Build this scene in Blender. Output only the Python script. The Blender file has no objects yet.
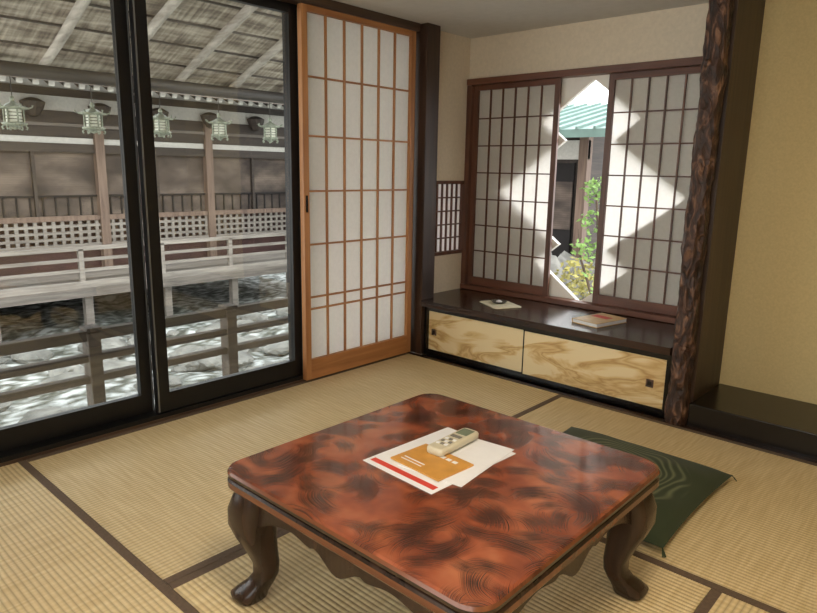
import bpy, math, random, bmesh
from mathutils import Vector, Matrix, noise
from mathutils.geometry import tessellate_polygon
random.seed(7)
scene=bpy.context.scene
scene.view_settings.view_transform='Standard'
COL=scene.collection

# ---------------------------------------------------------------- materials
def srgb(r,g,b):
    f=lambda c:(c/255/12.92) if c/255<=.04045 else ((c/255+.055)/1.055)**2.4
    return (f(r),f(g),f(b),1)
class M:
    def __init__(s,name):
        s.m=bpy.data.materials.new(name); s.m.use_nodes=True
        s.t=s.m.node_tree; s.n=s.t.nodes; s.l=s.t.links
        s.b=s.n["Principled BSDF"]; s.out=s.n["Material Output"]
    def node(s,typ,ins=None,**kw):
        n=s.n.new(typ)
        for k,v in kw.items(): setattr(n,k,v)
        if ins:
            for k,v in ins.items():
                if isinstance(v,bpy.types.NodeSocket): s.l.new(v,n.inputs[k])
                else: n.inputs[k].default_value=v
        return n
    def math(s,op,a,b=0.0,c=0.0,clamp=False):
        n=s.node("ShaderNodeMath",{0:a,1:b,2:c},operation=op); n.use_clamp=clamp; return n.outputs[0]
    def coord(s,scale=(1,1,1),kind="Object",rot=(0,0,0)):
        tc=s.node("ShaderNodeTexCoord")
        mp=s.node("ShaderNodeMapping",{0:tc.outputs[kind],2:rot,3:scale}); return mp.outputs[0]
    def ramp(s,fac,stops):
        r=s.node("ShaderNodeValToRGB",{0:fac}); e=r.color_ramp.elements
        while len(e)>1: e.remove(e[0])
        e[0].position=stops[0][0]; e[0].color=stops[0][1]
        for p,c in stops[1:]:
            x=e.new(p); x.color=c
        return r.outputs[0]
    def mix(s,fac,a,b):
        n=s.n.new("ShaderNodeMix"); n.data_type='RGBA'
        for k,v in ((0,fac),(6,a),(7,b)):
            if isinstance(v,bpy.types.NodeSocket): s.l.new(v,n.inputs[k])
            else: n.inputs[k].default_value=v
        return n.outputs[2]
    def set(s,**kw):
        for k,v in kw.items():
            k=k.replace('_',' ')
            if isinstance(v,bpy.types.NodeSocket): s.l.new(v,s.b.inputs[k])
            else: s.b.inputs[k].default_value=v
        return s
    def bump(s,h,strength=.3,dist=.01):
        n=s.node("ShaderNodeBump",{"Strength":strength,"Distance":dist,"Height":h}); s.l.new(n.outputs[0],s.b.inputs["Normal"])

def plain(name,c,rough=.6,metal=0,var=.08,scale=30):
    m=M(name); nz=m.node("ShaderNodeTexNoise",{"Vector":m.coord(),"Scale":scale,"Detail":4.0})
    lo=tuple(x*(1-var) for x in c[:3])+(1,); hi=tuple(min(1,x*(1+var)) for x in c[:3])+(1,)
    m.set(Base_Color=m.ramp(nz.outputs[0],[(.3,lo),(.7,hi)]),Roughness=rough,Metallic=metal)
    return m.m
def wood(name,c1,c2,axis='z',rough=.45,sc=1.0):
    m=M(name); s={'x':(2,30,30),'y':(30,2,30),'z':(30,30,2)}[axis]; s=tuple(v*sc for v in s)
    nz=m.node("ShaderNodeTexNoise",{"Vector":m.coord(s),"Scale":1.0,"Detail":6.0,"Distortion":.6})
    n2=m.node("ShaderNodeTexNoise",{"Vector":m.coord(tuple(v*.15 for v in s)),"Scale":1.0,"Detail":2.0})
    f=m.math('ADD',m.math('MULTIPLY',nz.outputs[0],.7),m.math('MULTIPLY',n2.outputs[0],.3))
    m.set(Base_Color=m.ramp(f,[(.35,c1),(.65,c2)]),Roughness=rough); m.bump(nz.outputs[0],.15,.002)
    return m.m
def paper(name,c,trans=.6):
    m=M(name); nz=m.node("ShaderNodeTexNoise",{"Vector":m.coord(),"Scale":60.0,"Detail":6.0})
    col=m.ramp(nz.outputs[0],[(.3,tuple(x*.95 for x in c[:3])+(1,)),(.7,c)])
    d=m.node("ShaderNodeBsdfDiffuse",{0:col}); t=m.node("ShaderNodeBsdfTranslucent",{0:col})
    x=m.node("ShaderNodeMixShader",{0:trans,1:d.outputs[0],2:t.outputs[0]}); m.l.new(x.outputs[0],m.out.inputs[0]); return m.m
def glassm():
    m=M("window_glass"); t=m.node("ShaderNodeBsdfTransparent",{0:(.96,.98,.97,1)}); g=m.node("ShaderNodeBsdfGlossy",{0:(1,1,1,1),1:.02})
    x=m.node("ShaderNodeMixShader",{0:.05,1:t.outputs[0],2:g.outputs[0]}); m.l.new(x.outputs[0],m.out.inputs[0]); return m.m

def tatami(name,axis):
    m=M(name); v=m.coord()
    sep=m.node("ShaderNodeSeparateXYZ",{0:v}); a=sep.outputs[0 if axis=='y' else 1]; b=sep.outputs[1 if axis=='y' else 0]
    rib=m.math('ABSOLUTE',m.math('SINE',m.math('MULTIPLY',a,math.pi/.0155)))
    st=m.math('SINE',m.math('MULTIPLY',b,2*math.pi/.006))
    s2=(90,6,1) if axis=='x' else (6,90,1)
    nz=m.node("ShaderNodeTexNoise",{"Vector":m.coord(s2),"Scale":1.0,"Detail":3.0})
    n2=m.node("ShaderNodeTexNoise",{"Vector":v,"Scale":2.5,"Detail":3.0})
    base=m.ramp(nz.outputs[0],[(.3,srgb(214,190,142)),(.7,srgb(238,219,176))])
    base=m.mix(m.math('MULTIPLY',n2.outputs[0],.3),base,srgb(228,198,138))
    groove=m.math('SUBTRACT',1.0,m.math('POWER',rib,.6))
    base=m.mix(m.math('MULTIPLY',groove,.65),base,srgb(150,122,80))
    m.set(Base_Color=base,Roughness=.52)
    h=m.math('ADD',rib,m.math('MULTIPLY',st,.08)); m.bump(h,.6,.003); return m.m

def lacquer():
    m=M("red_lacquer_brushed")
    dark=None
    for i,(sc,ox,rot,th) in enumerate(((6.0,0.0,.3,.18),(7.0,3.7,1.1,.21),(5.2,8.1,2.0,.22),(7.8,5.3,.8,.22),(8.8,1.9,2.7,.25))):
        tc=m.node("ShaderNodeTexCoord")
        mp=m.node("ShaderNodeMapping",{0:tc.outputs["Object"],1:(ox,ox*.7,0),2:(0,0,rot),3:(sc,sc,.01)})
        wn=m.node("ShaderNodeTexNoise",{"Vector":mp.outputs[0],"Scale":1.2,"Detail":1.0})
        wv=m.node("ShaderNodeVectorMath",{0:wn.outputs[1],1:(.3,.3,0)},operation='MULTIPLY')
        av=m.node("ShaderNodeVectorMath",{0:mp.outputs[0],1:wv.outputs[0]},operation='ADD')
        vo=m.node("ShaderNodeTexVoronoi",{"Vector":av.outputs[0],"Scale":1.0,"Randomness":.6},voronoi_dimensions='2D')
        loc=m.node("ShaderNodeVectorMath",{0:av.outputs[0],1:vo.outputs["Position"]},operation='SUBTRACT')
        rc=m.node("ShaderNodeVectorMath",{0:vo.outputs["Color"],1:(.5,.5,.5)},operation='SUBTRACT')
        rc1=m.node("ShaderNodeVectorMath",{0:rc.outputs[0],1:(1,1,0)},operation='MULTIPLY')
        rn=m.node("ShaderNodeVectorMath",{0:rc1.outputs[0]},operation='NORMALIZE')
        rc2=m.node("ShaderNodeVectorMath",{0:rn.outputs[0],1:(.5,.5,0)},operation='MULTIPLY')
        d=m.node("ShaderNodeVectorMath",{0:loc.outputs[0],1:rc2.outputs[0]},operation='SUBTRACT')
        s2=m.node("ShaderNodeVectorMath",{0:d.outputs[0],1:(1,1,0)},operation='MULTIPLY')
        ln=m.node("ShaderNodeVectorMath",{0:s2.outputs[0]},operation='LENGTH').outputs[1]
        rs=m.node("ShaderNodeSeparateColor",{0:vo.outputs["Color"]}).outputs[2]
        br=m.node("ShaderNodeTexNoise",{"W":m.math('ADD',m.math('MULTIPLY',ln,90.0),m.math('MULTIPLY',rs,90.0)),"Scale":1.0,"Detail":2.0},noise_dimensions='1D')
        band=m.math('SUBTRACT',1.0,m.math('MULTIPLY',m.math('ABSOLUTE',m.math('SUBTRACT',ln,.5)),4.6),clamp=True)
        band=m.math('MULTIPLY',band,2.5,clamp=True)
        cell=m.math('MULTIPLY',m.math('SUBTRACT',.50,vo.outputs["Distance"]),5.0,clamp=True)
        thr=m.math('ADD',th,m.math('MULTIPLY',vo.outputs["Distance"],.75))
        w=m.math('MULTIPLY',m.math('MULTIPLY',band,cell),m.math('MULTIPLY',m.math('SUBTRACT',br.outputs[0],thr),3.6,clamp=True))
        dark=w if dark is None else m.math('MAXIMUM',dark,w)
    n=m.node("ShaderNodeTexNoise",{"Vector":m.coord(),"Scale":9.0,"Detail":3.0})
    n3=m.node("ShaderNodeTexNoise",{"Vector":m.coord(),"Scale":7.0,"Detail":2.0})
    base=m.ramp(n.outputs[0],[(.3,srgb(116,58,38)),(.5,srgb(148,78,50)),(.72,srgb(174,106,72))])
    cloud=m.math('MULTIPLY',m.math('SUBTRACT',n3.outputs[0],.5),3.0,clamp=True)
    base=m.mix(m.math('MULTIPLY',cloud,.4),base,srgb(80,40,30))
    m.set(Base_Color=m.mix(m.math('MULTIPLY',dark,.92),base,srgb(38,23,20)),Roughness=.2,Coat_Weight=.7,Coat_Roughness=.08)
    return m.m

def fusuma():
    m=M("painted_fusuma_paper"); n=m.node("ShaderNodeTexNoise",{"Vector":m.coord((2.0,2.0,7)),"Scale":1.0,"Detail":7.0,"Distortion":1.7})
    n2=m.node("ShaderNodeTexNoise",{"Vector":m.coord((1.6,1.6,4)),"Scale":1.5,"Detail":1.0})
    f=m.math('ADD',n.outputs[0],m.math('MULTIPLY',m.math('SUBTRACT',n2.outputs[0],.5),.8))
    c=m.ramp(f,[(.40,srgb(232,212,168)),(.45,srgb(216,186,128)),(.485,srgb(186,146,90)),(.53,srgb(220,192,138)),(.57,srgb(198,160,102)),(.62,srgb(220,192,138)),(.67,srgb(232,212,168))])
    m.set(Base_Color=c,Roughness=.6); return m.m

def barkm():
    m=M("dark_log_bark"); n=m.node("ShaderNodeTexNoise",{"Vector":m.coord((22,22,9)),"Scale":1.0,"Detail":9.0,"Distortion":1.8})
    v=m.node("ShaderNodeTexVoronoi",{"Vector":m.coord((34,34,16)),"Scale":1.0})
    m.set(Base_Color=m.ramp(n.outputs[0],[(.32,srgb(24,15,12)),(.52,srgb(66,42,31)),(.68,srgb(140,104,80))]),Roughness=.55)
    m.bump(m.math('ADD',n.outputs[0],m.math('MULTIPLY',v.outputs[0],.8)),1.0,.02); return m.m

def cushm():
    m=M("green_zabuton_fabric"); v=m.coord()
    c=m.node("ShaderNodeVectorMath",{0:v,1:(1.63,-.75,0)},operation='SUBTRACT')
    s=m.node("ShaderNodeVectorMath",{0:c.outputs[0],1:(1,1,0)},operation='MULTIPLY')
    w=m.node("ShaderNodeTexNoise",{"Vector":s.outputs[0],"Scale":7.0,"Detail":0.0})
    ln=m.node("ShaderNodeVectorMath",{0:s.outputs[0]},operation='LENGTH').outputs[1]
    r=m.math('ADD',ln,m.math('MULTIPLY',w.outputs[0],.10))
    line=m.math('POWER',m.math('ABSOLUTE',m.math('SINE',m.math('MULTIPLY',r,150.0))),5.0)
    msk=m.math('MULTIPLY',m.math('SUBTRACT',.27,ln),30.0,clamp=True)
    msk2=m.math('MULTIPLY',m.math('SUBTRACT',ln,.10),30.0,clamp=True)
    f=m.math('MULTIPLY',m.math('MULTIPLY',line,msk),m.math('MULTIPLY',msk2,.6))
    m.set(Base_Color=m.mix(f,srgb(52,62,40),srgb(128,134,100)),Roughness=.8,Sheen_Weight=.1,Specular_IOR_Level=.25)
    n=m.node("ShaderNodeTexNoise",{"Vector":v,"Scale":300.0}); m.bump(n.outputs[0],.1,.001); return m.m

def groundm():
    m=M("garden_stone_ground"); v=m.coord()
    a=m.node("ShaderNodeTexVoronoi",{"Vector":m.coord((2.2,1.3,2)),"Scale":3.0},feature='DISTANCE_TO_EDGE')
    n=m.node("ShaderNodeTexNoise",{"Vector":v,"Scale":6.0,"Detail":9.0,"Distortion":.4})
    f=m.math('ADD',m.math('MULTIPLY',n.outputs[0],.85),m.math('MULTIPLY',a.outputs[0],.7))
    m.set(Base_Color=m.ramp(f,[(.36,srgb(56,58,50)),(.44,srgb(90,92,84)),(.54,srgb(130,132,127)),(.68,srgb(178,180,176))]),Roughness=.9)  # stone mottling; its pale patches also paint in sunlit rock and water reflections
    m.bump(n.outputs[0],.6,.05); return m.m

K={}
K['tat_y']=tatami("tatami_rush_lengthwise",'y'); K['tat_x']=tatami("tatami_rush_crosswise",'x')
K['heri']=plain("tatami_border_cloth",srgb(100,82,66),.85,var=.15,scale=120)
K['dark']=wood("dark_stained_wood",srgb(40,27,20),srgb(70,50,38),'z',.4)
K['darkx']=wood("dark_stained_wood_x",srgb(34,22,16),srgb(68,45,33),'x',.22)
K['darky']=wood("dark_stained_wood_y",srgb(48,34,26),srgb(88,66,50),'y',.4)
K['brown']=wood("brown_panel_wood",srgb(44,31,23),srgb(76,56,41),'z',.45)
K['cedar']=wood("cedar_door_wood",srgb(146,96,56),srgb(186,132,84),'z',.45)
K['cedary']=wood("cedar_door_wood_rail",srgb(138,88,50),srgb(184,128,78),'y',.45)
K['red']=wood("reddish_frame_wood",srgb(76,48,36),srgb(114,74,56),'z',.4)
K['redx']=wood("reddish_frame_wood_x",srgb(76,46,34),srgb(114,72,54),'x',.4)
K['paper']=paper("shoji_paper",srgb(253,251,248),.7)
K['paperg']=paper("nook_shoji_paper",srgb(240,238,234),.7)
K['plaster']=plain("beige_earth_plaster",srgb(212,198,176),.9,var=.05,scale=60)
K['ochre']=plain("ochre_sand_plaster",srgb(198,177,128),.92,var=.06,scale=120)
K['ceil']=plain("ceiling_plaster",srgb(198,195,190),.85,var=.04,scale=20)
K['black']=plain("black_lacquer",srgb(20,17,16),.22,var=.2)
K['alu']=plain("dark_bronze_aluminium",srgb(22,22,24),.35,metal=.3,var=.1)
K['alul']=plain("aluminium_seal_strip",srgb(120,124,128),.35,metal=.6,var=.05)
K['glass']=glassm(); K['lac']=lacquer(); K['fus']=fusuma(); K['bark']=barkm(); K['cush']=cushm(); K['ground']=groundm()
K['tlip']=wood("lacquer_table_edge",srgb(80,44,28),srgb(120,72,46),'x',.2)
K['tdark']=wood("dark_lacquer_legs",srgb(34,23,17),srgb(60,41,30),'z',.25)
K['greyd']=wood("weathered_dark_wood",srgb(62,54,48),srgb(104,94,84),'y',.65)
K['grey']=wood("weathered_grey_wood",srgb(80,74,68),srgb(118,110,102),'y',.7)
K['pale']=wood("pale_weathered_rail",srgb(104,97,90),srgb(144,137,128),'y',.7)
K['white']=plain("white_plaster",srgb(186,183,176),.85)
K['jamb']=plain("white_lime_plaster",srgb(236,232,224),.85,var=.02)
K['fbrown']=wood("corridor_brown_beam",srgb(40,33,29),srgb(64,54,46),'y',.7)
K['fpost']=wood("corridor_post_wood",srgb(92,74,64),srgb(124,104,90),'z',.7)
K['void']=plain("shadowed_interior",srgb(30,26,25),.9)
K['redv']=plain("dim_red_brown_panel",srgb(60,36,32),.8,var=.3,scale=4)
K['bronze']=plain("verdigris_bronze",srgb(142,148,132),.6,metal=.2,var=.35,scale=60)
K['bronzed']=plain("dark_bronze",srgb(50,48,44),.5,metal=.5,var=.2)
K['lglow']=plain("lantern_paper",srgb(215,216,200),.6)
K['logp']=wood("pale_log_rafter",srgb(146,138,128),srgb(206,198,186),'x',.7)
K['logd']=wood("dark_log_beam",srgb(40,36,34),srgb(80,74,68),'y',.6)
K['copper']=plain("green_copper_roof",srgb(104,128,120),.6,var=.12,scale=6)
K['leaf']=plain("light_green_leaves",srgb(112,144,74),.6,var=.3,scale=5)
K['leafy']=plain("yellow_green_leaves",srgb(144,138,74),.6,var=.3,scale=5)
K['rock']=plain("pale_garden_rock",srgb(112,111,105),.85,var=.45,scale=4)
K['trunk']=plain("tree_trunk_bark",srgb(86,72,60),.85,var=.3,scale=10)
def sudare():
    m=M("bamboo_blind"); v=m.coord(); sep=m.node("ShaderNodeSeparateXYZ",{0:v})
    s=m.math('ABSOLUTE',m.math('SINE',m.math('MULTIPLY',sep.outputs[2],math.pi/.03)))
    n=m.node("ShaderNodeTexNoise",{"Vector":m.coord((1,1.2,2.5)),"Scale":1.6,"Detail":6.0})
    a=m.ramp(n.outputs[0],[(.35,srgb(54,46,41)),(.5,srgb(84,73,65)),(.65,srgb(116,102,90))])
    m.set(Base_Color=m.mix(m.math('MULTIPLY',s,.3),a,srgb(60,50,44)),Roughness=.8); return m.m
K['blind']=sudare()
def eaveboard():
    m=M("eave_board_underside"); n=m.node("ShaderNodeTexNoise",{"Vector":m.coord((3,40,3)),"Scale":1.0,"Detail":4.0})
    n2=m.node("ShaderNodeTexNoise",{"Vector":m.coord((18,3,3)),"Scale":1.0,"Detail":4.0})
    f=m.math('ADD',m.math('MULTIPLY',n.outputs[0],.4),m.math('MULTIPLY',n2.outputs[0],.6))
    m.set(Base_Color=m.ramp(f,[(.38,srgb(116,104,92)),(.5,srgb(172,160,144)),(.62,srgb(214,204,188))]),Roughness=.85); return m.m
K['eave']=eaveboard()

# ---------------------------------------------------------------- mesh builder
class B:
    def __init__(s): s.v=[]; s.f=[]; s.mi=[]; s.sm=[]; s.mats=[]
    def mid(s,k):
        if k not in s.mats: s.mats.append(k)
        return s.mats.index(k)
    def add(s,vs,fs,k,smooth=False):
        o=len(s.v); s.v+= [tuple(v) for v in vs]; i=s.mid(k)
        for f in fs: s.f.append([o+a for a in f]); s.mi.append(i); s.sm.append(smooth)
    def box(s,x0,x1,y0,y1,z0,z1,k):
        v=[(x,y,z) for z in (z0,z1) for y in (y0,y1) for x in (x0,x1)]
        s.add(v,[(0,2,3,1),(4,5,7,6),(0,1,5,4),(2,6,7,3),(0,4,6,2),(1,3,7,5)],k)
    def obox(s,c,sz,ang,k,pitch=0):
        R=Matrix.Rotation(ang,3,'Z')@Matrix.Rotation(pitch,3,'Y'); h=[a/2 for a in sz]
        v=[Vector(c)+R@Vector((x*h[0],y*h[1],z*h[2])) for z in (-1,1) for y in (-1,1) for x in (-1,1)]
        s.add(v,[(0,2,3,1),(4,5,7,6),(0,1,5,4),(2,6,7,3),(0,4,6,2),(1,3,7,5)],k)
    def slab(s,p4,t,k):
        v=list(p4)+[(a,b_,c+t) for a,b_,c in p4]
        s.add(v,[(0,3,2,1),(4,5,6,7),(0,1,5,4),(1,2,6,5),(2,3,7,6),(3,0,4,7)],k)
    def loops(s,ls,k,cap=True,smooth=True,closed=True):
        n=len(ls[0]); v=[p for l in ls for p in l]; f=[]
        for i in range(len(ls)-1):
            for j in range(n if closed else n-1):
                a=i*n+j; b=i*n+(j+1)%n; f.append((a,b,b+n,a+n))
        s.add(v,f,k,smooth)
        if cap:
            s.add(ls[0],[tuple(range(n))[::-1]],k); s.add(ls[-1],[tuple(range(n))],k)
    def tube(s,pts,rs,k,seg=12,cap=True,jit=0):
        ls=[]; pu=None
        for i,p in enumerate(pts):
            p=Vector(p); a=Vector(pts[max(0,i-1)]); b=Vector(pts[min(len(pts)-1,i+1)]); d=(b-a).normalized()
            u=d.orthogonal().normalized() if abs(d.z)<.95 else Vector((0,1,0)).cross(d).normalized()
            if pu is not None and u.dot(pu)<0: u=-u
            pu=u; w=d.cross(u)
            r=rs[i] if isinstance(rs,(list,tuple)) else rs
            l=[]
            for j in range(seg):
                t=2*math.pi*j/seg
                q=r*(1+jit*(noise.noise(Vector((math.cos(t)*1.8,math.sin(t)*1.8,p.z*8)))+.7*noise.noise(Vector((math.cos(t)*4,math.sin(t)*4,p.z*24))))) if jit else r
                l.append(p+(u*math.cos(t)+w*math.sin(t))*q)
            ls.append(l)
        s.loops(ls,k,cap)
    def lathe(s,c,prof,k,seg=24,smooth=True,rot=0):
        ls=[[(c[0]+r*math.cos(2*math.pi*j/seg+rot),c[1]+r*math.sin(2*math.pi*j/seg+rot),c[2]+z) for j in range(seg)] for r,z in prof]
        s.loops(ls,k,True,smooth)
    def obj(s,name,bevel=0,parent=None,origin=None):
        me=bpy.data.meshes.new(name); v=s.v
        if origin: v=[(a-origin[0],b-origin[1],c-origin[2]) for a,b,c in v]
        me.from_pydata(v,[],s.f); 
        for k in s.mats: me.materials.append(K[k])
        me.polygons.foreach_set("material_index",s.mi); me.polygons.foreach_set("use_smooth",s.sm); me.update()
        bm=bmesh.new(); bm.from_mesh(me); bmesh.ops.recalc_face_normals(bm,faces=bm.faces); bm.to_mesh(me); bm.free()
        o=bpy.data.objects.new(name,me); COL.objects.link(o)
        if origin: o.location=origin
        if parent: o.parent=parent
        if bevel:
            b=o.modifiers.new("bevel",'BEVEL'); b.width=bevel; b.segments=2; b.limit_method='ANGLE'; b.angle_limit=math.radians(50)
        return o
def rrect(cx,cy,hx,hy,r,z,n=6):
    p=[]
    for (sx,sy,a0) in ((1,1,0),(-1,1,90),(-1,-1,180),(1,-1,270)):
        for i in range(n+1):
            a=math.radians(a0+90*i/n); p.append((cx+sx*(hx-r)+r*math.cos(a),cy+sy*(hy-r)+r*math.sin(a),z))
    return p

CZ=1.845; XR=3.15; YF=-3.2
# ---------------------------------------------------------------- room shell
b=B(); b.box(-.14,XR+.1,YF-.1,.62,-.25,-.055,'dark'); b.obj("floor")
def mat(x0,x1,y0,y1,ax,heri):
    b=B(); k='tat_x' if ax=='x' else 'tat_y'
    b.box(x0+.001,x1-.001,y0+.001,y1-.001,-.053,0,k)
    for h in heri:
        w=.027
        if h=='x0': b.box(x0+.001,x0+w,y0+.001,y1-.001,-.05,.0015,'heri')
        if h=='x1': b.box(x1-w,x1-.001,y0+.001,y1-.001,-.05,.0015,'heri')
        if h=='y0': b.box(x0+.001,x1-.001,y0+.001,y0+w,-.05,.0015,'heri')
        if h=='y1': b.box(x0+.001,x1-.001,y1-w,y1-.001,-.05,.0015,'heri')
    return b.obj("tatami_mat")
mat(0,1.06,-2.10,-.04,'y',['x1','x0'])
mat(1.06,XR-.02,-1.12,-.04,'x',['y0','y1'])
mat(0,2.10,YF,-2.10,'x',['y1'])
mat(1.06,2.10,-2.10,-1.12,'x',['x0'])
mat(2.10,XR-.02,YF,-1.12,'y',['x0'])
b=B(); b.box(0,XR,-.04,-.012,-.055,.002,'darkx'); b.obj("trim_1")
b=B(); b.box(-.14,0,YF,0,-.055,.012,'darky'); b.obj("trim_2")
b=B(); b.box(-.14,XR+.1,YF-.1,.62,CZ,CZ+.08,'ceil'); b.obj("ceiling")
b=B(); b.box(-.14,.035,YF,-.002,1.802,CZ,'darky'); b.obj("trim_3",.003)
b=B(); b.box(-.14,-.02,YF,.62,CZ+.08,2.75,'plaster'); b.obj("wall_upper")
b=B(); b.box(-.06,.085,0.0,.109,0,CZ-.001,'dark'); b.obj("corner_post",.004)
b=B()
b.box(-.06,0,.11,.53,-.05,.56,'plaster'); b.box(-.06,0,.11,.53,1.01,CZ,'plaster')
b.box(-.06,0,.11,.17,.56,1.01,'plaster'); b.box(-.06,0,.49,.53,.56,1.01,'plaster')
b.obj("wall_left")
b=B()
b.box(-.04,.006,.17,.49,.56,.58,'red'); b.box(-.04,.006,.17,.49,.99,1.01,'red')
b.box(-.04,.006,.17,.19,.58,.99,'red'); b.box(-.04,.006,.47,.49,.58,.99,'red')
b.box(-.028,-.026,.19,.47,.58,.99,'paper')
for i in range(1,6): y=.19+.28*i/6; b.box(-.024,-.012,y-.004,y+.004,.58,.99,'red')
for i in range(1,5): z=.58+.41*i/5; b.box(-.022,-.010,.19,.47,z-.004,z+.004,'red')
b.obj("window_1")
cx,cz=.80,.955
half=[(0,.605),(.28,.395),(.15,.29),(.545,0)]
poly=half+[(dx,-dz) for dx,dz in half[::-1][1:]]
left=[(-dx,dz) for dx,dz in poly[::-1][1:-1]]
op=[(cx+dx,cz+dz) for dx,dz in poly+left]
X0,X1,Z0,Z1=-.06,1.66,-.05,CZ
outer=[(X0,Z0),(X1,Z0),(X1,Z1),(X0,Z1)]
tris=tessellate_polygon([[Vector((x,z,0)) for x,z in outer],[Vector((x,z,0)) for x,z in op]]); allp=outer+op
b=B()
for yy in (.535,.565): b.add([(x,yy,z) for x,z in allp],[tuple(t) for t in tris],'jamb')
n=len(op); b.add([(x,.535,z) for x,z in op]+[(x,.565,z) for x,z in op],[(i,(i+1)%n,(i+1)%n+n,i+n) for i in range(n)],'jamb')
b.obj("wall_back")
b=B(); b.box(0,1.52,.49,.533,1.61,CZ,'plaster'); b.obj("wall_nook_upper")
b=B()
b.box(0.001,1.52,.465,.533,1.575,1.61,'redx'); b.box(0.001,1.52,.465,.533,.332,.362,'redx')
b.box(0.001,.035,.47,.533,.362,1.575,'red'); b.obj("window_2",.002)
def shoji_x(x0,x1,y,z0,z1,cols,zs,name,st=.032,pk='paperg',fk='red',fx='redx',bot=.05):
    b=B(); t=.017
    b.box(x0,x0+st,y,y+t,z0,z1,fk); b.box(x1-st,x1,y,y+t,z0,z1,fk)
    b.box(x0+st,x1-st,y,y+t,z0,z0+bot,fx); b.box(x0+st,x1-st,y,y+t,z1-.03,z1,fx)
    b.box(x0+st,x1-st,y+t-.002,y+t-.001,z0+bot,z1-.03,pk)
    for i in range(1,cols): x=x0+st+(x1-x0-2*st)*i/cols; b.box(x-.0035,x+.0035,y+.003,y+t-.0025,z0+bot,z1-.03,fk)
    for z in zs: b.box(x0+st,x1-st,y+.004,y+t-.0025,z-.0035,z+.0035,fx)
    return b.obj(name)
zs=[.58,.74,.90,1.06,1.22,1.38]
shoji_x(.037,.62,.497,.363,1.574,6,zs,"alcove_shoji_panel")
shoji_x(.895,1.50,.515,.363,1.574,6,zs,"alcove_shoji_panel.001")
b=B(); b.box(.087,1.535,-.01,.111,.296,.33,'darkx'); b.box(.001,1.558,.111,.53,.296,.33,'darkx'); b.obj("alcove_counter")
b=B()
b.box(.087,1.535,.025,.05,0,.022,'black'); b.box(.087,1.535,.025,.05,.27,.295,'black')
b.box(.087,.105,.025,.05,.022,.27,'black'); b.box(1.515,1.535,.025,.05,.022,.27,'black')
b.box(.105,1.515,.112,.52,0,.02,'dark')
def fus(x0,x1,y,px):
    b.box(x0,x1,y,y+.012,.022,.27,'black'); b.box(x0+.009,x1-.009,y-.002,y+.002,.032,.262,'fus')
    b.obox((px,y-.003,.14),(.034,.006,.036),0,'bark'); b.obox((px,y-.0045,.14),(.018,.006,.018),0,'black')
fus(.100,.775,.044,.15); fus(.765,1.52,.030,1.445)
b.obj("low_cabinet")
b=B(); pts=[];rs=[]
for i in range(200):
    z=CZ*i/199
    pts.append((1.585+.002*math.sin(z*5),.0+.002*math.cos(z*4),z)); rs.append(.043+.0012*math.sin(z*17)+.006*max(0,math.sin(z*9.1+1))**14)
b.tube(pts,rs,'bark',40,jit=.17)
for zk,ak in ((.35,-1.2),(.78,-2.1),(1.12,-.9),(1.5,-1.9)):   # knots
    d=Vector((math.cos(ak),math.sin(ak),0)); c0=Vector((1.585,0,zk))
    b.tube([c0+d*.030,c0+d*.044,c0+d*.050],[.022,.014,.007],'bark',10,jit=.2)
b.obj("log_pillar")
b=B(); b.box(1.56,1.635,.045,.53,-.05,CZ,'brown'); b.obj("wall_partition")
b=B(); b.box(1.635,XR+.1,.395,.53,-.05,CZ,'ochre'); b.obj("wall_tokonoma")
b=B(); b.box(1.637,XR-.001,.02,.394,.0,.10,'black'); b.box(1.637,XR-.001,-.01,.02,.0,.104,'black'); b.obj("tokonoma_platform",.004)
b=B(); b.box(XR,XR+.1,YF-.1,.53,-.05,CZ,'ochre'); b.obj("wall_right")
b=B(); yy0,yy1=YF-.1,YF
b.box(-.14,XR,yy0,yy1,-.05,.30,'plaster'); b.box(-.14,XR,yy0,yy1,1.78,CZ,'plaster'); b.box(-.14,1.10,yy0,yy1,.30,1.78,'plaster'); b.box(2.95,XR,yy0,yy1,.30,1.78,'plaster'); b.obj("wall_front")  # opening behind the camera is added to let sky light in
b=B(); 
for x in (1.10,1.70,2.31,2.91): b.box(x,x+.04,YF-.07,YF-.03,.30,1.78,'cedar')
b.box(1.10,2.95,YF-.07,YF-.03,.30,.34,'cedary'); b.box(1.10,2.95,YF-.07,YF-.03,1.74,1.78,'cedary'); b.box(1.14,2.91,YF-.052,YF-.048,.34,1.74,'glass'); b.obj("added_fill_window")  # unseen window, added so the sky brightens the room from behind
b=B(); b.slab([(-.2,YF-1.1,1.80),(XR+.3,YF-1.1,1.80),(XR+.3,YF-.1,1.95),(-.2,YF-.1,1.95)],.08,'eave'); b.obj("added_sun_blocker")  # unseen overhang, added to keep the sun out of the rear opening

# ---------------------------------------------------------------- shoji door in left wall
def shoji_door(y0,y1,x,name):
    b=B(); z0,z1=.012,1.80; t=.03; sl=.034
    b.box(x,x+t,y0,y0+sl,z0,z1,'cedar'); b.box(x,x+t,y1-sl,y1,z0,z1,'cedar')
    b.box(x,x+t,y0+sl,y1-sl,z0,.115,'cedary'); b.box(x,x+t,y0+sl,y1-sl,1.772,z1,'cedary')
    b.box(x+.008,x+.010,y0+sl,y1-sl,.115,1.772,'paper')
    for i in range(1,6): y=y0+sl+(y1-y0-2*sl)*i/6; b.box(x+.0105,x+.024,y-.004,y+.004,.115,1.772,'cedar')
    for z in (.375,.435,.70,.96,1.22,1.49): b.box(x+.0105,x+.022,y0+sl,y1-sl,z-.0045,z+.0045,'cedary')
    b.box(x+.030,x+.032,y0+.010,y0+.024,.86,.94,'black')
    return b.obj(name,.0015)
shoji_door(-.812,-.03,0.0,"shoji_door")
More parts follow.
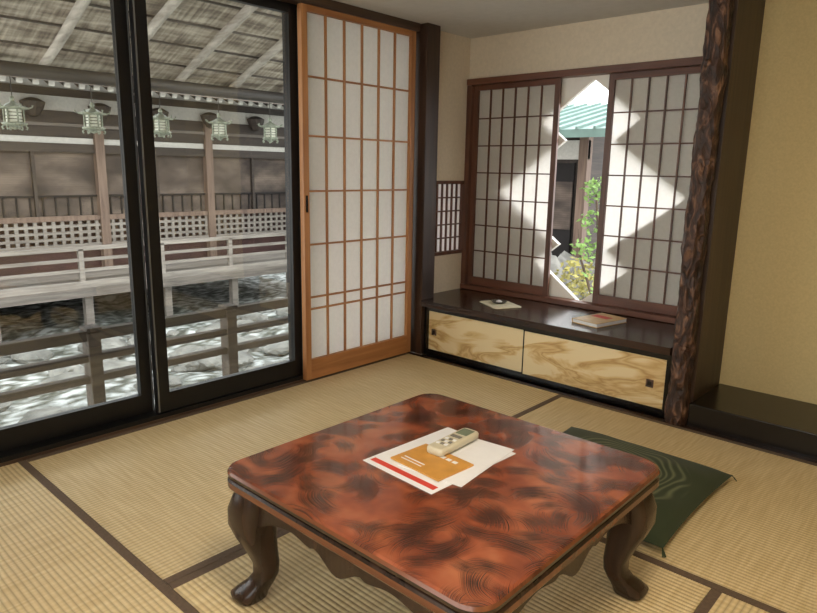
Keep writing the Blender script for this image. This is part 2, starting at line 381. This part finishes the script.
def gdoor(y0,y1,x,name):
    b=B(); w=.055; t=.03
    b.box(x,x+t,y0,y0+w,.031,1.8,'alu'); b.box(x,x+t,y1-w,y1,.031,1.8,'alu')
    b.box(x,x+t,y0+w,y1-w,.031,.115,'alu'); b.box(x,x+t,y0+w,y1-w,1.76,1.8,'alu')
    b.box(x+.013,x+.017,y0+w,y1-w,.115,1.76,'glass')
    b.box(x+t,x+t+.002,y0+.002,y0+.008,.035,1.79,'alul'); b.box(x+t,x+t+.002,y1-.008,y1-.003,.035,1.79,'alul')
    return b.obj(name)
gdoor(-1.575,-.79,-.050,"door_1"); gdoor(-2.42,-1.572,-.09,"door_2"); gdoor(-3.1,-2.37,-.050,"door_3"); gdoor(-.83,-.02,-.09,"door_4")
b=B(); b.box(-.10,-.005,-3.1,-.002,.012,.03,'alu'); b.obj("trim_4")
b=B(); b.box(-.14,-.0,-3.2,-3.101,.012,1.8,'dark'); b.obj("trim_5",.004)

# ---------------------------------------------------------------- table
TX,TY,TH=1.602,-1.634,.393; TZ=.36
b=B()
prof=[(.020,.306,'tdark'),(.004,.310,'tlip'),(0,.316,'tlip'),(0,.330,'tlip'),(.004,.335,'tdark'),(.008,.337,'tdark'),(.004,.339,'tdark'),(.001,.342,'tdark'),(0,.350,'tdark'),(.003,.357,'tlip'),(.009,.36,'lac')]
L=[rrect(TX,TY,TH-i,TH-i,.055,z,8) for i,z,_ in prof]
for i in range(len(L)-1): b.loops([L[i],L[i+1]],prof[i+1][2],cap=False,smooth=True)
b.add(L[0],[tuple(range(len(L[0])))],'tdark'); b.add(L[-1],[tuple(range(len(L[-1])))],'lac')
A=TH-.032
def apr(u):
    a=abs(u); z=.262
    if a>.55: z-= .085*((a-.55)/.45)**1.5
    if a<.22: z-= .035*(math.cos(a/.22*math.pi)*.5+.5)
    return z+.006*math.cos(a*14)*(1 if .22<a<.55 else 0)
N=48
for side in range(4):
    R=Matrix.Rotation(side*math.pi/2,3,'Z')
    lo=[];hi=[];lo2=[];hi2=[]
    for i in range(N+1):
        u=-1+2*i/N
        for arr,off,z in ((lo,A,apr(u)),(hi,A-.006,.306),(lo2,A-.026,apr(u)),(hi2,A-.026,.306)):
            p=R@Vector((u*(A-.012),-off,0)); arr.append((TX+p.x,TY+p.y,z))
    b.loops([hi,lo,lo2,hi2],'tdark',cap=False,smooth=False,closed=False)
lp=[(.306,-.006,.050),(.285,.000,.053),(.25,.008,.056),(.21,.011,.053),(.175,.006,.045),(.135,-.004,.035),(.10,-.012,.029),(.07,-.011,.028),(.048,.000,.031),(.030,.014,.037),(.016,.023,.041),(.006,.023,.039),(.002,.021,.034)]
for sx in (-1,1):
    for sy in (-1,1):
        ls=[]
        for z,o,w in lp:
            c=(TX+sx*(TH-.066+o*.9),TY+sy*(TH-.066+o*.9)); l=[]
            for j in range(24):
                t=2*math.pi*j/24; cc,ss=math.cos(t),math.sin(t)
                l.append((c[0]+w*abs(cc)**.6*(1 if cc>0 else -1),c[1]+w*abs(ss)**.6*(1 if ss>0 else -1),z))
            ls.append(l)
        b.loops(ls,'tdark')
b.obj("low_lacquer_table")

z=TZ+.0005
K['sheet']=plain("white_leaflet_paper",srgb(232,232,234),.5,var=.02)
K['redp']=plain("red_print",srgb(206,66,52),.5,var=.05)
K['oran']=plain("orange_brochure",srgb(200,144,66),.4,var=.12,scale=25)
K['gprint']=plain("grey_print",srgb(170,172,178),.5)
K['rem']=plain("ivory_plastic",srgb(200,192,168),.35,var=.02)
K['lcd']=plain("lcd_screen",srgb(120,130,110),.15,var=.03)
K['btn']=plain("button_plastic",srgb(120,116,108),.4)
def sheet(b,c,w,h,ang,z,t,k): b.obox((c[0],c[1],z+t/2),(w,h,t),ang,k)
def loc(c,a,dx,dy): return (c[0]+dx*math.cos(a)-dy*math.sin(a),c[1]+dx*math.sin(a)+dy*math.cos(a))
b=B(); c=(1.565,-1.612); a=math.radians(-3)
sheet(b,c,.235,.315,a,z,.0012,'sheet')
sheet(b,loc(c,a,-.0,-.133),.215,.018,a,z+.0012,.0003,'redp')
for i in range(8): sheet(b,loc(c,a,.095,-.05+.016*i),.028,.008,a,z+.0012,.0003,'gprint')
a2=math.radians(6); c2=(1.60,-1.585); sheet(b,c2,.18,.26,a2,z+.0016,.001,'sheet')
b.obj("leaflet")
b=B(); a3=math.radians(-4); c3=(1.572,-1.655); sheet(b,c3,.165,.125,a3,z+.003,.004,'oran')
for i in range(5): sheet(b,loc(c3,a3,-.035+.02*i,.035),.014,.012,a3,z+.0071,.0003,'sheet')
sheet(b,loc(c3,a3,-.03,-.03),.07,.004,a3,z+.0071,.0003,'sheet'); sheet(b,loc(c3,a3,-.03,-.042),.07,.003,a3,z+.0071,.0003,'sheet')
b.obj("brochure")
c4=(1.552,-1.545); z4=z+.0078
b=B(); R=Matrix.Rotation(math.radians(2),3,'Z')
def rl(ins,zz,hx=.026,hy=.085,r=.011): return [tuple(R@Vector((p[0],p[1],0))+Vector((c4[0],c4[1],zz))) for p in rrect(0,0,hx-ins,hy-ins,r,0,5)]
b.loops([rl(.003,z4),rl(0,z4+.003),rl(0,z4+.014),rl(.002,z4+.0175),rl(.005,z4+.019)],'rem')
def on(dx,dy,w,h,k,t=.0012):
    p=R@Vector((dx,dy,0)); b.obox((c4[0]+p.x,c4[1]+p.y,z4+.019+t/2),(w,h,t),math.radians(2),k)
on(0,.052,.034,.040,'lcd'); on(0,.012,.030,.012,'btn',.002)
for i in range(3):
    for j in range(3): on(-.012+.012*i,-.012-.018*j,.008,.009,'btn' if (i+j)%2 else 'sheet',.002)
b.obj("remote_control")

K['bookc']=plain("book_cover",srgb(214,180,126),.45,var=.12,scale=30)
b=B(); c=(1.085,.225); a=math.radians(-12); zc=.3305
b.obox((c[0],c[1],zc+.0015),(.155,.235,.003),a,'bookc'); b.obox((c[0]+.002,c[1],zc+.011),(.149,.229,.016),a,'sheet')
b.obox((c[0],c[1],zc+.0205),(.155,.235,.003),a,'bookc'); p=loc(c,a,-.0755,0); b.obox((p[0],p[1],zc+.011),(.004,.235,.022),a,'bookc')
p=loc(c,a,-.01,.03); b.obox((p[0],p[1],zc+.0223),(.10,.05,.0006),a,'redp')
b.obj("book")
b=B(); c=(.485,.215); a=math.radians(-28); L=[]
K['cloth']=plain("cream_cloth",srgb(205,196,166),.9,var=.12,scale=40)
for ins,zz in ((.004,0),(0,.002),(.001,.005),(.006,.007)):
    pts=rrect(0,0,.11-ins,.085-ins,.02,0,5); L.append([(c[0]+p[0]*math.cos(a)-p[1]*math.sin(a),c[1]+p[0]*math.sin(a)+p[1]*math.cos(a),zc+zz) for p in pts])
b.loops(L,'cloth'); b.obj("folded_cloth")
K['dish']=plain("dark_glazed_ceramic",srgb(84,80,72),.25)
b=B(); b.lathe((.475,.22,zc+.0075),[(.022,0),(.036,.004),(.046,.014),(.043,.014),(.034,.007),(.001,.005)],'dish'); b.lathe((.475,.22,zc+.013),[(.015,0),(.018,.006),(.008,.012),(.001,.013)],'sheet'); b.obj("small_dish")

# ---------------------------------------------------------------- zabuton
b=B(); N=44; top=[];bot=[]
cxz,cyz,hs=1.63,-.75,.312
def zh(u,v):
    e=max(0,(1-abs(u)**3.0))*max(0,(1-abs(v)**3.0)); return .048*e**.5
for i in range(N+1):
    for j in range(N+1):
        u=-1+2*i/N; v=-1+2*j/N
        px=u*(1+.04*(v*v)-.02); py=v*(1+.04*(u*u)-.02)
        d=math.hypot(u,v); dim=-.022*math.exp(-(d/.08)**2)
        w=.007*noise.noise(Vector((u*3,v*3,1)))*(1-max(abs(u),abs(v))**4)
        top.append((cxz+px*hs,cyz+py*hs,.026+zh(u,v)+dim+w))
        bot.append((cxz+px*hs,cyz+py*hs,max(.003,.026-zh(u,v))))
q=[(i*(N+1)+j,(i+1)*(N+1)+j,(i+1)*(N+1)+j+1,i*(N+1)+j+1) for i in range(N) for j in range(N)]
b.add(top,q,'cush',True); b.add(bot,[f[::-1] for f in q],'cush',True)
for su in (-1,1):
    for sv in (-1,1):
        for k in range(4):
            a=math.atan2(sv,su)+(k-1.5)*.2; p=(cxz+su*hs*1.01,cyz+sv*hs*1.01)
            b.tube([(p[0],p[1],.026),(p[0]+.010*math.cos(a),p[1]+.010*math.sin(a),.016),(p[0]+.018*math.cos(a),p[1]+.018*math.sin(a),.006)],.0015,'cush',6)
b.obj("floor_cushion")

K['lampsh']=plain("fill_lamp_shade_white",srgb(240,236,225),.6)
lamp=bpy.data.objects.new("added_fill_lamp",None); COL.objects.link(lamp); lamp.location=(2.2,-2.1,CZ-.031)  # unseen lamp, added as warm fill for the interior
b=B(); b.lathe((0,0,0),[(.05,.03),(.30,.03),(.32,.015),(.32,.0),(.28,.0)],'lampsh',32); b.obj("shade",parent=lamp)
ld=bpy.data.lights.new("fill_lamp_light",'AREA'); ld.shape='DISK'; ld.size=.52; ld.energy=19; ld.color=(1,.86,.68)
lo=bpy.data.objects.new("fill_lamp_light",ld); COL.objects.link(lo); lo.parent=lamp; lo.location=(0,0,-.012)

# ---------------------------------------------------------------- near veranda railing
b=B()
for zc_,t in ((.275,.05),(.165,.035),(.06,.035)):
    b.box(-.63,-.58,-3.6,.9,zc_-t/2,zc_+t/2,'greyd')
for i in range(6):
    y=-3.09+.745*i; b.box(-.645,-.565,y-.03,y+.03,-.30,.29,'greyd'); b.box(-.65,-.56,y-.035,y+.035,.30,.315,'greyd')
b.box(-.70,-.52,-3.6,.9,-.36,-.30,'greyd'); b.box(-.60,-.16,-3.6,.9,-.34,-.30,'greyd')
b.obj("veranda_railing",.003)
SL=.4
def rz(x): return 1.75+SL*(x+2.5)
b=B()
b.slab([(-2.75,-4.2,rz(-2.75)+.05),(-2.75,4.2,rz(-2.75)+.05),(-.15,4.2,rz(-.15)+.05),(-.15,-4.2,rz(-.15)+.05)],.08,'eave')
for i in range(17):
    y=-4.02+.5*i
    b.tube([(-2.68+t*2.5/6,y+.006*math.sin(t*2+i),rz(-2.68+t*2.5/6)+.0) for t in range(7)],[.030,.031,.033,.034,.036,.036,.038],'logp',10)
b.tube([(-2.5,-4.2+.7*i,1.685+.004*math.sin(i)) for i in range(13)],.048,'logd',14)
for i in range(9):
    x=-2.4+.26*i; b.box(x-.008,x+.008,-4.2,4.2,rz(x)+.036,rz(x)+.05,'greyd')
b.obj("eave_roof")

def lantern():
    b=B(); z0=-.06
    b.tube([(0,0,.0),(0,0,z0-.07)],.003,'bronzed',6)
    b.lathe((0,0,z0-.10),[(.003,.04),(.012,.03),(.016,.018),(.010,.006),(.018,0)],'bronze',12)
    zr=z0-.10
    b.lathe((0,0,zr),[(.012,.0),(.03,-.008),(.055,-.022),(.085,-.034),(.094,-.030),(.090,-.040),(.05,-.044)],'bronze',6,False)
    for j in range(6):
        a=j*math.pi/3; b.tube([(.088*math.cos(a),.088*math.sin(a),zr-.034),(.104*math.cos(a),.104*math.sin(a),zr-.028),(.108*math.cos(a),.108*math.sin(a),zr-.014)],[.004,.004,.006],'bronze',6)
        b.box(.054*math.cos(a)-.004,.054*math.cos(a)+.004,.054*math.sin(a)-.004,.054*math.sin(a)+.004,zr-.122,zr-.040,'bronze')
        b.tube([(.055*math.cos(a),.055*math.sin(a),zr-.137),(.070*math.cos(a),.070*math.sin(a),zr-.152),(.062*math.cos(a),.062*math.sin(a),zr-.165)],[.006,.005,.007],'bronze',6)
    b.lathe((0,0,zr),[(.046,-.122),(.046,-.040)],'lglow',6,False)
    for zz in (-.062,-.082,-.102): b.lathe((0,0,zr+zz),[(.050,-.002),(.050,.002)],'bronzed',6,False)
    b.lathe((0,0,zr),[(.03,-.147),(.060,-.141),(.072,-.133),(.072,-.125),(.055,-.120)],'bronze',6,False)
    b.lathe((0,0,zr),[(.004,-.165),(.02,-.159),(.032,-.147)],'bronze',6,False)
    return b
first=None
for i in range(-3,6):
    y=-.21+.52*i
    if first is None:
        first=lantern().obj("hanging_lantern",origin=(0,0,0)); o=first
    else:
        o=bpy.data.objects.new("hanging_lantern",first.data); COL.objects.link(o)
    o.location=(-2.5,y,1.641); o.rotation_euler=(0,0,.3+i*.1); o.scale=(1.08,1.08,1.08)

# ---------------------------------------------------------------- far corridor building
b=B(); FX=-7.0; Y0,Y1=-6.0,5.2
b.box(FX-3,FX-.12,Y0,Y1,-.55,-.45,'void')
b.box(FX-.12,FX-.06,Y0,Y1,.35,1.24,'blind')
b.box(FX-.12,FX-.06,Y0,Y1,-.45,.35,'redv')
b.box(FX-.1,FX,Y0,Y1,1.42,1.76,'fbrown'); b.box(FX-.08,FX-.02,Y0,Y1,1.34,1.42,'white'); b.box(FX-.1,FX+.01,Y0,Y1,1.22,1.34,'fbrown')
b.box(FX-.02,FX+.03,Y0,Y1,1.56,1.60,'grey')
b.box(FX-.1,FX-.04,Y0,Y1,1.76,2.6,'white'); b.box(FX-.06,FX+.0,Y0,Y1,1.95,2.05,'fbrown')
for k in range(10):
    yk=-3.9+.85*k
    b.lathe((FX+.06,yk,1.80),[(.02,-.14),(.07,-.12),(.13,-.02),(.15,.05),(.07,.09),(.02,.10)],'fbrown',10,False)
b.box(FX-.1,FX+.02,Y0,Y1,.30,.37,'fpost'); b.box(FX-.1,FX+.02,Y0,Y1,-.08,-.02,'pale')
yy=1.17-1.7*4
while yy<Y1:
    b.box(FX-.09,FX+.05,yy-.06,yy+.06,-.5,1.76,'fpost'); b.box(FX-.08,FX+.0,yy+.82,yy+.86,.35,1.24,'fbrown')
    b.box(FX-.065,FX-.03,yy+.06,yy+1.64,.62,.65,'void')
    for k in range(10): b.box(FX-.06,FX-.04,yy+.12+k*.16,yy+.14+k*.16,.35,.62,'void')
    yy+=1.7
yy=-2.5
while yy<5.2: b.box(FX-.03,FX,yy-.022,yy+.022,-.02,.30,'pale'); yy+=.115
for zz in (.05,.14,.23): b.box(FX-.03,FX+.004,-2.5,5.2,zz-.018,zz+.018,'pale')
EX=-6.15
b.box(FX-.1,EX,Y0,Y1,-.50,-.42,'pale'); b.box(EX-.06,EX+.02,Y0,Y1,-.62,-.50,'grey')
b.box(EX-.09,EX-.03,Y0,Y1,-.02,.03,'pale'); b.box(EX-.08,EX-.04,Y0,Y1,-.16,-.12,'pale'); b.box(EX-.08,EX-.04,Y0,Y1,-.30,-.26,'pale')
yy=-5
while yy<5.0: b.box(EX-.09,EX-.03,yy-.03,yy+.03,-.42,.0,'pale'); b.box(EX-.12,EX-.02,yy+.0,yy+.1,-1.10,-.5,'grey'); yy+=1.1
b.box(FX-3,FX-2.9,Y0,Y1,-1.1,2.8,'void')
def fr(x): return 1.98+.42*(-5.9-x)
b.slab([(-5.8,Y0,fr(-5.8)+.06),(-5.8,Y1,fr(-5.8)+.06),(-9.6,Y1,fr(-9.6)+.06),(-9.6,Y0,fr(-9.6)+.06)],.16,'greyd')
yy=-3
an=math.atan(.42)
while yy<5.1:
    b.obox((-6.5,yy,fr(-6.5)+.02),(1.3,.06,.075),0,'fbrown',pitch=an); b.obox((-5.895,yy,fr(-5.895)+.02),(.03,.064,.08),0,'white',pitch=an); yy+=.17
b.obj("corridor_building")

# ---------------------------------------------------------------- garden
b=B(); NX,NY=60,70; vs=[]
for i in range(NX+1):
    for j in range(NY+1):
        x=-12+(-.15+12)*i/NX; y=-8+22*j/NY
        vs.append((x,y,-1.12+.12*noise.noise(Vector((x*.9,y*.9,0)))+.05*noise.noise(Vector((x*3,y*3,4)))))
b.add(vs,[(i*(NY+1)+j,(i+1)*(NY+1)+j,(i+1)*(NY+1)+j+1,i*(NY+1)+j+1) for i in range(NX) for j in range(NY)],'ground',True)
vs=[]
for i in range(31):
    for j in range(31):
        x=-.15+12*i/30; y=.7+13.3*j/30; vs.append((x,y,-1.12+.1*noise.noise(Vector((x,y,0)))))
b.add(vs,[(i*31+j,(i+1)*31+j,(i+1)*31+j+1,i*31+j+1) for i in range(30) for j in range(30)],'ground',True)
b.obj("garden_ground")
def rock(b,c,r,seed,k='rock'):
    bm=bmesh.new(); bmesh.ops.create_icosphere(bm,subdivisions=3,radius=1)
    vs=[]
    for v in bm.verts:
        p=v.co.normalized(); d=1+.35*noise.noise(p*1.4+Vector((seed,0,0)))+.12*noise.noise(p*4+Vector((0,seed,0)))
        vs.append((c[0]+p.x*d*r[0],c[1]+p.y*d*r[1],c[2]+p.z*d*r[2]))
    fs=[tuple(v.index for v in f.verts) for f in bm.faces]; bm.free(); b.add(vs,fs,k,False)
b=B()
for i in range(110):
    x=random.uniform(-5.9,-2.2); y=random.uniform(-2.6,4.5); s=random.uniform(.08,.26)
    rock(b,(x,y,-1.1),(s,s*random.uniform(.7,1.2),s*random.uniform(.3,.5)),i*3.1)
b.obj("courtyard_rocks")
b=B()
for i in range(18):
    y=random.uniform(3.7,4.6); x=2.53-.533*(y+2.8)+random.uniform(-.8,.8); s=random.uniform(.18,.4); h=random.uniform(.7,1.25)
    rock(b,(x,y,-1.1+h*.5),(s,s,h*.6),i*5.3)
b.obj("garden_rocks")
b=B()
b.box(-5.0,-1.75,5.4,8,-1.1,1.62,'fbrown'); b.box(-2.6,-1.9,5.36,5.42,-.6,1.2,'void'); b.box(-5,-1.7,5.34,5.40,1.25,1.5,'white'); b.box(-1.83,-1.70,5.33,5.46,-1.1,1.62,'fpost')
b.box(-2.3,-1.9,5.34,5.37,.3,.95,'blind')
b.slab([(-5.5,4.7,1.50),(-.3,4.7,1.50),(-.3,7.2,2.05),(-5.5,7.2,2.05)],.10,'copper')
for i in range(21): x=-5.4+.24*i; b.slab([(x,4.69,1.6),(x+.03,4.69,1.6),(x+.03,7.2,2.152),(x,7.2,2.152)],.03,'copper')
b.obj("neighboring_building")
def leaves(b,c,r,n,k,s=.03):
    for i in range(n):
        d=Vector((random.gauss(0,1),random.gauss(0,1),random.gauss(0,1))).normalized()*random.random()**.4
        p=Vector(c)+Vector((d.x*r[0],d.y*r[1],d.z*r[2])); u=Vector((random.gauss(0,1),random.gauss(0,1),random.gauss(0,.6))).normalized(); w=u.orthogonal().normalized(); ss=s*random.uniform(.6,1.3)
        b.add([p-u*ss,p+w*ss*.5,p+u*ss,p-w*ss*.5],[(0,1,2,3)],k)
b=B(); b.tube([(.05,2.4,-1.1),(.02,2.38,-.4),(.04,2.35,.3),(-.02,2.3,.9)],[.05,.035,.02,.008],'trunk',10)
b.tube([(.05,2.36,.1),(.2,2.3,.5),(.3,2.3,.8)],[.016,.01,.005],'trunk',8); b.tube([(.03,2.37,-.1),(-.12,2.3,.35),(-.16,2.3,.6)],[.016,.01,.005],'trunk',8)
for c,r,n in (((-.02,2.3,.92),(.12,.15,.12),110),((.06,2.3,.68),(.2,.2,.12),160),((-.05,2.3,.45),(.14,.2,.12),110),((.15,2.35,.2),(.25,.25,.16),160)): leaves(b,c,r,n,'leaf',.026)
b.obj("maple_tree")
b=B(); b.tube([(-.55,3.1,-1.08),(-.55,3.1,-.2)],[.05,.02],'trunk',8); leaves(b,(-.55,3.1,.02),(.25,.25,.24),380,'leafy',.03); b.obj("garden_shrub")

# ---------------------------------------------------------------- light
w=bpy.data.worlds.new("World"); scene.world=w; w.use_nodes=True
nt=w.node_tree; bg=nt.nodes["Background"]; bg.inputs[1].default_value=4.9
tc=nt.nodes.new("ShaderNodeTexCoord"); sp=nt.nodes.new("ShaderNodeSeparateXYZ"); nt.links.new(tc.outputs["Generated"],sp.inputs[0])
rp=nt.nodes.new("ShaderNodeValToRGB"); nt.links.new(sp.outputs[2],rp.inputs[0]); rp.color_ramp.elements[0].color=(1,.98,.96,1); rp.color_ramp.elements[1].color=(.88,.93,1,1)
nt.links.new(rp.outputs[0],bg.inputs[0])
sd=bpy.data.lights.new("sun",'SUN'); sd.energy=1.6; sd.angle=.12; sd.color=(1,.97,.92)
so=bpy.data.objects.new("sun",sd); COL.objects.link(so); so.rotation_euler=Vector((.35,-.20,.90)).to_track_quat('Z','Y').to_euler()

# ---------------------------------------------------------------- camera
yaw,pitch,roll=.7377,.2068,.0179
F=Vector((-math.sin(yaw)*math.cos(pitch),math.cos(yaw)*math.cos(pitch),-math.sin(pitch)))
R0=Vector((math.cos(yaw),math.sin(yaw),0)); U0=R0.cross(F)
R=R0*math.cos(roll)+U0*math.sin(roll); U=U0*math.cos(roll)-R0*math.sin(roll)
m=Matrix((R,U,-F)).transposed().to_4x4(); m.translation=Vector((2.5274,-2.8016,1.0680))
cd=bpy.data.cameras.new("camera"); cd.sensor_width=36; cd.lens=649.6444/817*36; cd.clip_start=.02
co=bpy.data.objects.new("camera",cd); COL.objects.link(co); co.matrix_world=m; scene.camera=co
